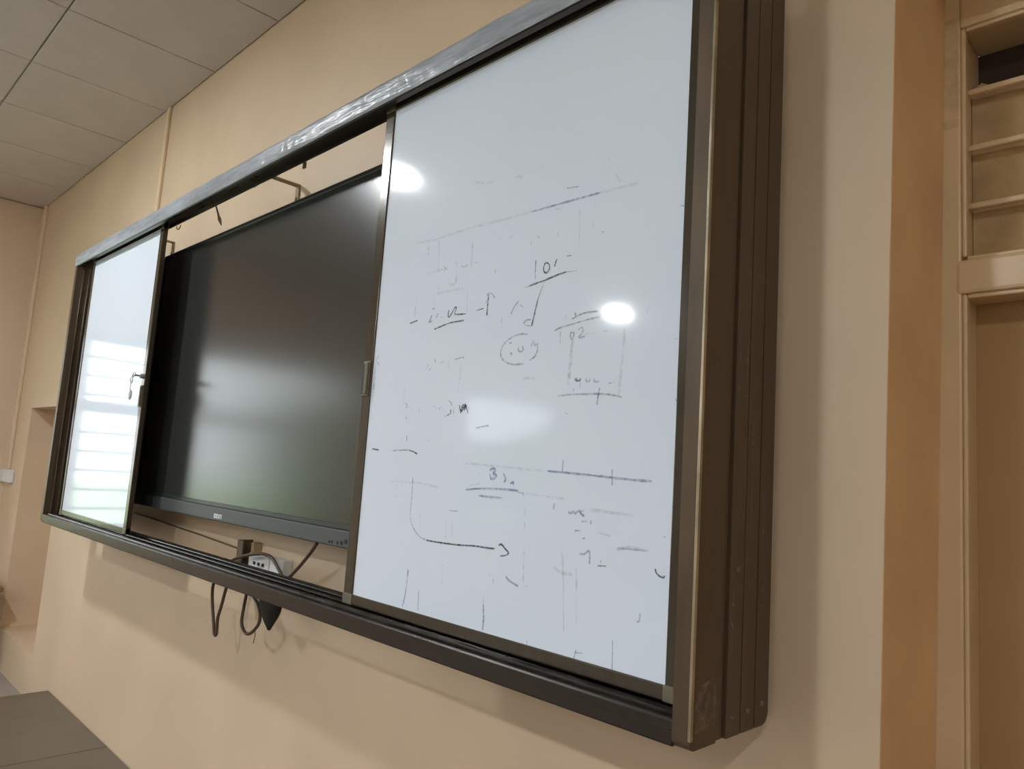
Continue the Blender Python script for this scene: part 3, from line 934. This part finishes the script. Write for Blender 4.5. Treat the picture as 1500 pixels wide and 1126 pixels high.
# ================================================================== STOOL at the far left
st = empty('wooden_stool', (-1.78, -0.30, ZF), 'brown wooden stool top just showing at the left edge', 'stool')
SX0, SX1, SY0, SY1, SZ = -1.95, -1.53, -0.50, -0.05, -0.545
mesh_obj('seat', B(SX0, SX1, SY0, SY1, SZ - 0.032, SZ, 0.006), 'wood', st)
for xx in (SX0 + .02, SX1 - .065):
    for yy in (SY0 + .02, SY1 - .065):
        mesh_obj('leg', B(xx, xx + .045, yy, yy + .045, ZF, SZ - .032, .003), 'wood', st)
mesh_obj('stretcher', B(SX0 + .03, SX1 - .03, SY1 - .055, SY1 - .03, ZF + .12, ZF + .16, .002), 'wood', st)

# ================================================================== CEILING LIGHTS
def disc(x, y, r, z0, z1, n=32):
    bm = bmesh.new()
    bmesh.ops.create_cone(bm, cap_ends=True, segments=n, radius1=r * 0.97, radius2=r, depth=z1 - z0,
                          matrix=Matrix.Translation((x, y, (z0 + z1) / 2)))
    return bm


def lamp(x, y, label, r=0.105):
    t = empty('ceiling_light', (x, y, ZC - 0.045), label, 'ceiling light', 'round ceiling lights')
    mesh_obj('housing', disc(x, y, r, ZC - 0.035, ZC - 0.0055), 'lampbody', t)
    mesh_obj('diffuser', disc(x, y, r - 0.01, ZC - 0.045, ZC - 0.035), 'lamp', t)


lamp(0.57, -1.61, 'round ceiling light mirrored brightest at the edge of the near whiteboard')
lamp(-0.47, -5.14, 'round ceiling light mirrored as a spot halfway up the near whiteboard')
lamp(2.75, -3.40, 'round ceiling light in mid room facing the near end of the board')
lamp(5.3, -3.40, 'unseen round ceiling light added to fill the doorway side')  # added light, brightens the dim doorway side
lamp(1.6, -6.6, 'unseen ceiling light added at the back to strengthen the board shadow')  # added light, lined up with the shadow edge beside the board

# ================================================================== OUTSIDE (seen as reflections)
tag(mesh_obj('yard', B(-40, 40, -45, 30, -1.45, -1.35), 'grass'), kind='structure')


def tree(x, y, h, r, label):
    t = empty('garden_tree', (x, y, -1.35), label, 'tree', 'trees outside the windows')
    mesh_obj('trunk', tube(bmesh.new(), [(x, y, -1.35), (x + .05, y, -1.35 + h * .5), (x, y + .04, -1.35 + h * .75)], [.12, .09, .05], 8), 'bark', t)
    bm = bmesh.new()
    bmesh.ops.create_icosphere(bm, subdivisions=5, radius=1)
    for v in bm.verts:
        d = v.co.normalized()
        k = 1 + 0.28 * noise.noise(d * 2.2 + Vector((x, y, 0))) + 0.22 * noise.noise(d * 6 + Vector((y, x, 0))) + 0.16 * noise.noise(d * 15)
        v.co = Vector((x, y, -1.35 + h * 0.62)) + Vector((d.x * r * k, d.y * r * k, d.z * h * 0.42 * k))
    mesh_obj('crown', bm, 'leaf', t)


TREES = [(-9.6, -7.4, 2.6, 1.15, 'small bushy tree outside the nearer window'),
         (-10.2, -10.9, 2.5, 1.3, 'round bushy tree in the row facing the farther window'),
         (-10.0, -14.4, 2.7, 1.3, 'bushy tree at the end of the row facing the farther window'),
         (-13.4, -12.7, 3.0, 1.35, 'taller tree standing behind the row of trees'),
         (-13.6, -16.9, 2.7, 1.4, 'low tree far down the yard'),
         (-13.2, -9.0, 3.3, 1.3, 'round tree in the back row nearest the window')]
for a in TREES:
    tree(*a)
